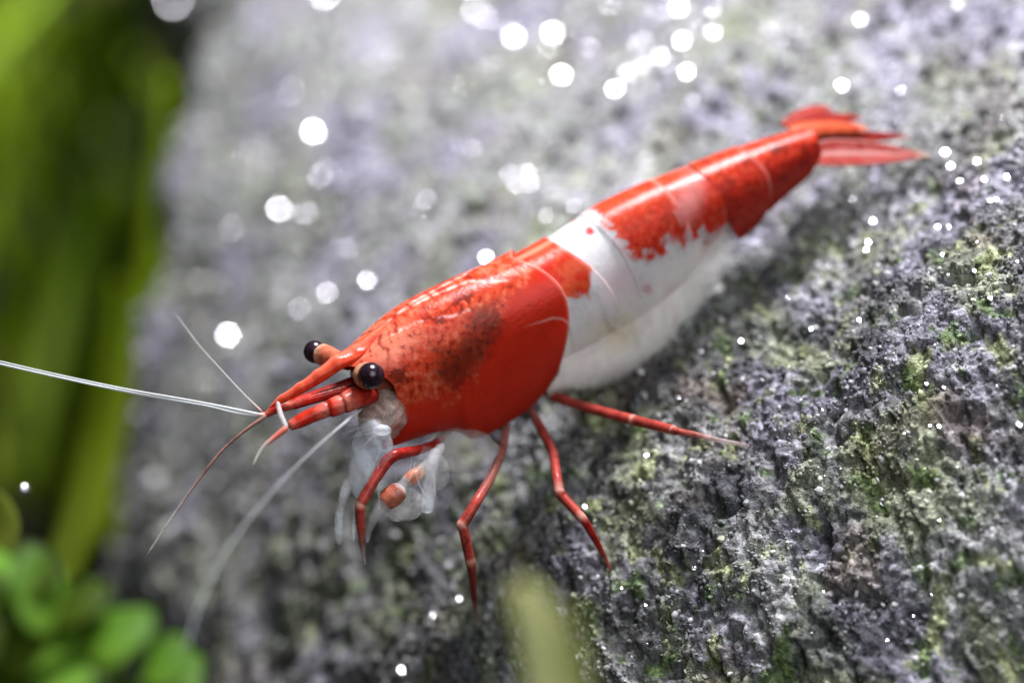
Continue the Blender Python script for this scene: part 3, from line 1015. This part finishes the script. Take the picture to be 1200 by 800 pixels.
# --- tail fan
def blade(name, pts, mat, parent, thick, ncross=13, lateral=None, cup=0.0, colf=None, fold=0.0):
    """pts: (px, py, dz, half width). a leaf-like plate with real thickness."""
    P = C(np.array([q[0] for q in pts], float), np.array([q[1] for q in pts], float), np.array([q[2] for q in pts], float))
    L = np.concatenate([[0], np.cumsum(np.linalg.norm(np.diff(P, axis=0), axis=1))])
    n = 40
    s = np.linspace(0, L[-1], n)
    pos = cr(L, P, s)
    w = np.maximum(cr(L, [q[3] for q in pts], s), 0.4)
    tg_ = unit(np.gradient(pos, axis=0))
    lt = np.array([0.5, -0.4, 0.77]) if lateral is None else np.array(lateral, float)
    lt = unit(lt - tg_ * (tg_ @ lt)[:, None])
    nm = np.cross(tg_, lt)
    c = np.linspace(-1, 1, ncross)
    V = pos[:, None] + lt[:, None] * (w[:, None] * c)[..., None] + nm[:, None] * (cup * w[:, None] * (c**2)[None] + fold * w[:, None] * np.abs(c)[None])[..., None]
    col = None if colf is None else colf(*np.broadcast_arrays((s / L[-1])[:, None], c[None, :])).reshape(-1, 4)
    o = make_mesh(name, to_world(V.reshape(-1, 3)), grid_faces(n, ncross), mat, parent, col)
    m = o.modifiers.new('thickness', 'SOLIDIFY')
    m.thickness = thick * S
    m.offset = 0
    return o


def fan_col(base, tip, rib):
    def fn(s, c):
        n = fbm(s * 9, c * 5, 191, 4, 0.6)
        col = np.zeros(s.shape + (3,)) + np.array(base)
        col = blend(col, (0.15, 0.008, 0.006), smooth01(0.0, 0.7, n) * 0.75)
        col = blend(col, rib, np.exp(-(c / 0.16)**2) * 0.8)
        col = blend(col, rib, smooth01(0.82, 0.98, np.abs(c)) * 0.5)
        col = blend(col, rib, smooth01(0.55, 1.0, np.cos(c * 17 + 2 * n)) * 0.35 * smooth01(0.15, 0.5, s))
        col = blend(col, tip, smooth01(0.85, 1.0, s) * 0.8)
        return rgba(col, 0.94 - 0.5 * smooth01(0.82, 1.0, s + 0.1 * n) - 0.3 * smooth01(0.75, 1.0, np.abs(c)))
    return fn


LATB = unit([0.35, -0.60, 0.72])
LATN = unit([0.05, -0.93, 0.36])
blade('telson', [(925, 152, 232, 16), (950, 148, 240, 16), (980, 147, 250, 13), (1005, 149, 258, 10), (1016, 151, 262, 5)], M_SHELL, shrimp, 5, 13, LATB, 0.35, fan_col((0.42, 0.06, 0.022), PALE, (0.52, 0.13, 0.05)))
blade('uropod', [(938, 186, 222, 7), (965, 181, 228, 17), (1000, 180, 238, 18), (1040, 181, 250, 13), (1070, 182, 258, 6), (1090, 182, 264, 1)], M_SHELL, shrimp, 3, 13, LATN, -0.12, fan_col((0.36, 0.05, 0.04), (.7, .5, .35), (0.66, 0.36, 0.34)))
blade('uropod', [(938, 172, 236, 6), (970, 165, 246, 11), (1005, 161, 256, 8), (1040, 160, 266, 5), (1066, 160, 272, 1)], M_SHELL, shrimp, 3, 13, LATN, -0.1, fan_col((0.26, 0.025, 0.02), (.5, .2, .15), (0.12, 0.01, 0.01)))
blade('uropod', [(918, 147, 250, 6), (938, 135, 268, 9), (958, 129, 282, 10), (973, 127, 290, 7)], M_SHELL, shrimp, 3, 13, LATB, 0.1, fan_col((0.28, 0.03, 0.025), (0.28, 0.03, 0.025), (0.40, 0.08, 0.06)))
blade('uropod', [(925, 145, 252, 6), (955, 140, 262, 11), (985, 138, 272, 10), (1010, 138, 280, 2)], M_SHELL, shrimp, 3, 13, LATB, 0.1, fan_col((0.22, 0.02, 0.016), DEEP, DEEP))

# ------------------------------------------------------------------ plants
M_LEAF_A = leaf_material('bright_leaf', (0.045, 0.110, 0.008), (0.095, 0.220, 0.015), (0.20, 0.36, 0.04), 1.2)
M_LEAF_B = leaf_material('olive_leaf', (0.020, 0.045, 0.003), (0.055, 0.095, 0.006), (0.10, 0.15, 0.012), 0.8)
M_LEAF_C = leaf_material('yellow_leaf', (0.14, 0.18, 0.015), (0.24, 0.28, 0.03), (0.36, 0.40, 0.08), 1.0)
M_LEAF_E = leaf_material('vivid_leaf', (0.36, 0.60, 0.03), (0.50, 0.74, 0.06), (0.66, 0.82, 0.18), 0.5)  # brightest of the greens, used on leaves behind the rock
M_LEAF_F = leaf_material('deep_olive_leaf', (0.18, 0.28, 0.008), (0.38, 0.54, 0.02), (0.56, 0.68, 0.08), 0.28)
M_LEAF_G = leaf_material('pale_lime_leaf', (0.68, 0.70, 0.34), (0.80, 0.80, 0.46), (0.88, 0.87, 0.62), 1.2)
M_LEAF_H = leaf_material('fresh_leaf', (0.08, 0.20, 0.012), (0.16, 0.34, 0.03), (0.30, 0.46, 0.10), 1.5)
M_LEAF_D = leaf_material('straw_leaf', (0.30, 0.32, 0.10), (0.42, 0.44, 0.16), (0.58, 0.58, 0.30), 1.2)


def plant(name, label, blades, base, group=None):
    """blades: (points, material, thickness, lateral)"""
    root = thing(name, W(*base).reshape(3), label, 'plant', group)
    for pts, mat, th, lt in blades:
        blade('leaf', pts, mat, root, th, 9, lt, 0.25)
    return root


FZD = 2800
plant('water_grass', 'tall bright green grass plant behind the left edge of the rock',
      [([(20, 560, FZD, 20), (60, 400, FZD, 34), (100, 260, FZD, 34), (135, 170, FZD, 26), (162, 110, FZD, 8)], M_LEAF_E, 12, (0.8, 0.2, 0.5)),
       ([(40, 600, FZD + 200, 26), (70, 470, FZD + 200, 36), (120, 360, FZD + 200, 32), (165, 250, FZD + 200, 18), (175, 200, FZD + 200, 6)], M_LEAF_F, 12, (0.9, 0.3, 0.3))],
      (20, 640, FZD))
plant('water_grass', 'yellow green stem plant reaching above the rock in the upper corner',
      [([(70, 330, 3200, 16), (85, 180, 3200, 24), (105, 60, 3200, 30), (112, -60, 3200, 30), (110, -140, 3200, 12)], M_LEAF_D, 12, (0.9, 0.1, 0.4)),
       ([(40, 260, 3300, 20), (20, 160, 3300, 30), (0, 60, 3300, 40)], M_LEAF_F, 12, (0.7, 0.3, 0.5))],
      (60, 500, 3200))
plant('water_grass', 'loose green grass blades growing against the shaded flank of the rock',
      [([(120, 640, 1750, 22), (150, 480, 1750, 30), (172, 330, 1750, 28), (186, 200, 1750, 20), (196, 90, 1750, 6)], M_LEAF_F, 10, (0.8, 0.2, 0.6)),
       ([(60, 700, 1900, 24), (105, 560, 1900, 34), (130, 430, 1900, 30), (140, 330, 1900, 8)], M_LEAF_F, 10, (0.7, 0.2, 0.7)),
       ([(170, 380, 2000, 16), (190, 240, 2000, 26), (212, 110, 2000, 26), (226, -20, 2000, 18), (232, -90, 2000, 5)], M_LEAF_F, 10, (0.7, 0.1, 0.7))],
      (110, 760, 1800))
plant('broad_leaf_plant', 'plant with broad bright green leaves with pale sheen',
      [([(-60, 140, 2600, 20), (-20, 70, 2600, 60), (25, 20, 2600, 66), (60, -20, 2600, 40), (85, -60, 2600, 8)], M_LEAF_E, 12, (0.6, 0.5, 0.6)),
       ([(-100, 240, 2700, 20), (-40, 180, 2700, 50), (20, 120, 2700, 50), (60, 60, 2700, 10)], M_LEAF_F, 12, (0.6, 0.4, 0.6))],
      (-120, 300, 2600))
# dense dark growth in the depth behind the rock: uncounted mass of narrow leaves
bv, bf, k0 = [], [], 0
for i in range(900):
    dz = 2900 + 900 * rng.rand()
    px = -420 + 780 * rng.rand()
    py = 1050 - 1150 * rng.rand()
    ln = 160 + 240 * rng.rand()
    w = 16 + 22 * rng.rand()
    ang = math.radians(rng.uniform(-30, 30))
    st = C(px, py, dz)
    ax = np.array([math.sin(ang), math.cos(ang), rng.uniform(-0.4, 0.4)])
    sd = unit(np.cross(ax, [rng.uniform(-.5, .5), 0.1, 1]))
    seg = []
    for q in range(6):
        f = q / 5
        ww = w * math.sin(math.pi * (0.12 + 0.86 * f))
        c0 = st + ax * ln * f + np.array([0, -60 * f * f, 40 * f * f])
        th = np.cross(ax, sd) * 4
        seg += [c0 - sd * ww, c0 + th, c0 + sd * ww, c0 - th]
    bv += seg
    for q in range(5):
        for j in range(4):
            bf.append((k0 + q * 4 + j, k0 + q * 4 + (j + 1) % 4, k0 + q * 4 + 4 + (j + 1) % 4, k0 + q * 4 + 4 + j))
    k0 += 24
thick = make_mesh('water_plants', to_world(np.array(bv)), bf, M_LEAF_F)
tag(thick, 'dark olive mass of water plants far behind the rock', 'plants', None, 'stuff')


# round leaved plant in the lower corner, standing before the rock's foot
def round_leaf(px, py, dz, r, nrm, mat, parent, seed, long_=1.0):
    n, m = 9, 26
    rr = np.linspace(0.0, 1, n)[:, None]
    an = np.linspace(0, 2 * np.pi, m, endpoint=False)[None, :]
    e1 = unit(np.cross(nrm, [0.2, 1, 0.1]))
    e2 = np.cross(nrm, e1)
    wob = 1 + 0.06 * np.sin(3 * an + seed) + 0.04 * np.sin(5 * an + 2 * seed)
    x = rr * np.cos(an) * r * wob
    y = rr * np.sin(an) * r * wob * long_
    z = -0.22 * r * rr**2 + 0.05 * r * np.sin(2 * an + seed) * rr**2
    V = C(px, py, dz) + x[..., None] * e1 + y[..., None] * e2 + z[..., None] * unit(nrm)
    o = make_mesh('leaf', to_world(V.reshape(-1, 3)), grid_faces(n, m, True), mat, parent)
    md = o.modifiers.new('thickness', 'SOLIDIFY')
    md.thickness = 7 * S
    md.offset = 0
    return o


rootp = thing('round_leaf_plant', W(40, 1100, -250).reshape(3), 'low plant with small rounded green leaves beside the foot of the rock', 'plant')
DZP = -520
g5 = np.random.RandomState(21)
nleaf = 0
while nleaf < 40:
    x, y = g5.uniform(-50, 215), g5.uniform(640, 860)
    top = np.interp(x, [-50, 30, 60, 95, 130, 165, 200, 215], [660, 655, 672, 695, 720, 745, 780, 800])
    if y < top:
        continue
    r = g5.uniform(20, 40)
    round_leaf(x, y, DZP + g5.uniform(-45, 25), r, unit([g5.uniform(-0.5, 0.6), g5.uniform(0.35, 1.0), g5.uniform(0.3, 0.9)]),
               [M_LEAF_A, M_LEAF_B, M_LEAF_B, M_LEAF_H][g5.randint(4)], rootp, nleaf * 1.7, g5.uniform(1.0, 1.5))
    nleaf += 1
tube('stem', [(-60, 690, -440, 7), (0, 722, -470, 7), (50, 762, -480, 7), (110, 815, -470, 6), (160, 880, -450, 6)], M_LEAF_C, rootp, round_=1)
tube('stem', [(40, 1080, -250, 14), (50, 950, -290, 13), (60, 840, -310, 11), (40, 740, -325, 8)], M_LEAF_C, rootp, round_=1)
tube('stem', [(60, 840, -340, 8), (30, 770, -360, 7), (-10, 720, -365, 6)], M_LEAF_C, rootp, round_=1)

plant('water_grass', 'single lime leaf standing beside the round leaved plant',
      [([(-18, 680, -300, 14), (-4, 640, -300, 20), (0, 605, -300, 18), (-4, 575, -300, 4)], M_LEAF_C, 8, (1, 0, 0.2))], (-18, 900, -300))
plant('water_grass', 'pale yellow green grass shoot in front of the rock',
      [([(650, 1000, -850, 22), (640, 860, -850, 20), (634, 790, -850, 12), (626, 735, -850, 13), (618, 705, -850, 13), (612, 682, -850, 7)], M_LEAF_G, 10, (0.9, 0.2, 0.3)),
       ([(672, 1000, -830, 30), (668, 860, -830, 26), (660, 790, -830, 20), (650, 730, -830, 12), (645, 700, -830, 3)], M_LEAF_D, 10, (0.9, 0.2, 0.3))], (650, 1050, -850))

# ------------------------------------------------------------------ oxygen bubbles clinging to the rock
t = NT('bubble_skin')
t.p.inputs['Base Color'].default_value = (0.93, 0.93, 0.97, 1)
t.p.inputs['Metallic'].default_value = 1.0
t.p.inputs['Roughness'].default_value = 0.22
M_BUB = t.m
CAMP = to_world(np.array([0, 0, D0]))
nb = 10
th = np.linspace(0, np.pi, nb)[:, None]
la = np.linspace(0, 2 * np.pi, 2 * nb, endpoint=False)[None, :]
bvv = np.stack([np.sin(th) * np.cos(la), np.sin(th) * np.sin(la), np.cos(th) + 0 * la], -1).reshape(-1, 3)
bme = bpy.data.meshes.new('bubble')
bme.from_pydata(bvv.tolist(), [], grid_faces(nb, 2 * nb, True)[:, ::-1].tolist())
bme.polygons.foreach_set('use_smooth', np.ones(len(bme.polygons), bool))
bme.materials.append(M_BUB)

BUB = [  # spot, radius, glint tilt in degrees
    (603, 45, 6, 0), (648, 40, 6, 0), (659, 89, 6, 0), (691, 56, 4, 4), (721, 106, 6, 0), (737, 86, 5, 3), (774, 67, 5, 2), (757, 48, 4, 4),
    (799, 49, 5.5, 2), (811, 72, 5, 3), (805, 86, 6, 0), (836, 39, 5, 2), (796, 10, 6, 1), (835, 12, 4, 5), (716, 18, 5, 2), (716, 6, 5, 2),
    (556, 14, 4.5, 3), (570, 22, 4, 4), (489, 27, 3, 6), (605, 82, 3, 6), (930, 78, 6, 0), (987, 102, 6, 0), (1010, 25, 6, 1), (890, 4, 4, 2),
    (204, 2, 6, 0), (298, 0, 6, 1), (380, -6, 6, 1), (369, 75, 3.5, 5), (384, 98, 3.5, 5), (368, 156, 6.5, 0), (387, 197, 4, 4), (328, 246, 6.5, 0),
    (359, 250, 4, 5), (247, 145, 3, 6), (235, 330, 4, 4), (268, 394, 6.5, 0), (383, 343, 5, 2), (351, 362, 4, 4), (432, 330, 6, 0),
    (571, 303, 6, 0), (622, 217, 3.5, 4), (596, 204, 3, 5), (620, 203, 5, 2), (653, 170, 5, 2), (534, 190, 4, 4), (533, 172, 3, 6), (248, 447, 4, 4),
    (210, 566, 4.5, 3), (254, 455, 3, 6), (400, 737, 4.5, 2), (141, 383, 3.5, 5), (698, 196, 3, 5),
    (1108, 180, 6.5, 0), (1122, 173, 5, 2), (1114, 196, 5, 2), (1125, 214, 5, 2), (1145, 190, 5, 2), (1155, 211, 6, 1), (1181, 209, 8, 0), (1160, 236, 4.5, 1),
    (1168, 235, 4.5, 1), (1000, 235, 5.5, 0), (1023, 260, 5, 1), (1018, 278, 4.5, 2), (1018, 284, 4, 2), (1099, 267, 4.5, 1), (1111, 267, 4.5, 1), (1147, 284, 4.5, 1),
    (1106, 300, 6, 0), (1143, 318, 5, 2), (1111, 321, 4.5, 2), (1091, 321, 4, 2), (1141, 351, 5, 0), (1161, 350, 5, 0), (1193, 307, 4, 2), (1008, 376, 5.5, 0),
    (912, 312, 3.5, 2), (868, 380, 3.5, 2), (869, 400, 3.5, 2), (950, 386, 3.5, 3), (822, 410, 6, 0), (752, 434, 6, 0), (756, 463, 5, 1), (796, 465, 4, 2),
    (708, 506, 5, 0), (895, 445, 3, 1), (1086, 450, 4, 0), (1107, 454, 4.5, 0), (1170, 452, 4, 1), (1195, 498, 6, 0), (1090, 499, 3, 0), (1101, 500, 4.5, 0),
    (1069, 521, 2.5, 0), (1001, 441, 2.5, 0), (1035, 590, 5, 0), (1101, 609, 3.5, 0), (813, 664, 6.5, 0), (903, 728, 4.5, 0), (1061, 660, 2.5, 0), (1006, 624, 3, 0),
    (758, 534, 4, 3), (686, 594, 5, 0), (510, 722, 6, 0), (472, 786, 6.5, 0), (540, 702, 4.5, 2), (527, 664, 3.5, 4), (598, 498, 4, 0), (758, 703, 3, 0), (757, 709, 2.5, 0),
    (824, 645, 2, 0), (1100, 560, 2, 0), (1040, 750, 2.2, 0), (1185, 700, 2.2, 0),
]
for k in range(70):                                       # fine glints over the near face of the rock
    BUB.append((rng.uniform(700, 1198), rng.uniform(430, 795), rng.uniform(1.2, 2.4), rng.uniform(0, 6)))
for k in range(115):                                      # faint ones farther back
    cx = rng.uniform(230, 1190) if k % 3 else rng.normal(720, 110)
    cy = rng.uniform(5, 420) if k % 3 else rng.uniform(0, 120)
    BUB.append((cx, cy, 1.5 + (2.9 if k % 3 else 1.6) * rng.rand()**1.6, rng.uniform(0, 6)))
for (x, y, r, tilt) in BUB:
    dz = rock_dz(x, y)
    if dz is None:
        continue
    r = r * (D0 + dz) / D0 * (0.62 if (dz > 300 and r < 5.2) else 0.82 if dz > 300 else 0.9)
    p = to_world(C(x, y, dz) + NR * r * 0.25)
    hv = unit(unit(np.array(KEY) - p) + unit(CAMP - p))
    j = rng.normal(size=3)
    j = unit(j - hv * (j @ hv)) * math.tan(math.radians(tilt))
    o = bpy.data.objects.new('bubble', bme)
    o.location = Vector(p)
    o.rotation_euler = Vector(unit(hv + j)).to_track_quat('Z', 'Y').to_euler()
    o.scale = (r * S, r * S, r * S * 0.22)
    SC.collection.objects.link(o)
    if dz > 300:
        tag(o, 'silvery oxygen bubble glinting on the pale rock behind the shrimp', 'bubble', 'blurred bubbles behind the shrimp')
    elif r < 2.6:
        tag(o, 'pinpoint air bubble between the grains of the near rock face', 'bubble', 'pinpoint bubbles on the near rock face')
    else:
        tag(o, 'round bead of oxygen on the algae covered near rock face', 'bubble', 'bubble beads on the near rock face')
o = bpy.data.objects.new('bubble', bme)
o.location = Vector(W(28, 573, 260).reshape(3))
o.scale = (7 * S, 7 * S, 7 * S)
SC.collection.objects.link(o)
tag(o, 'lone silvery bubble floating in the dark water beside the rock', 'bubble')
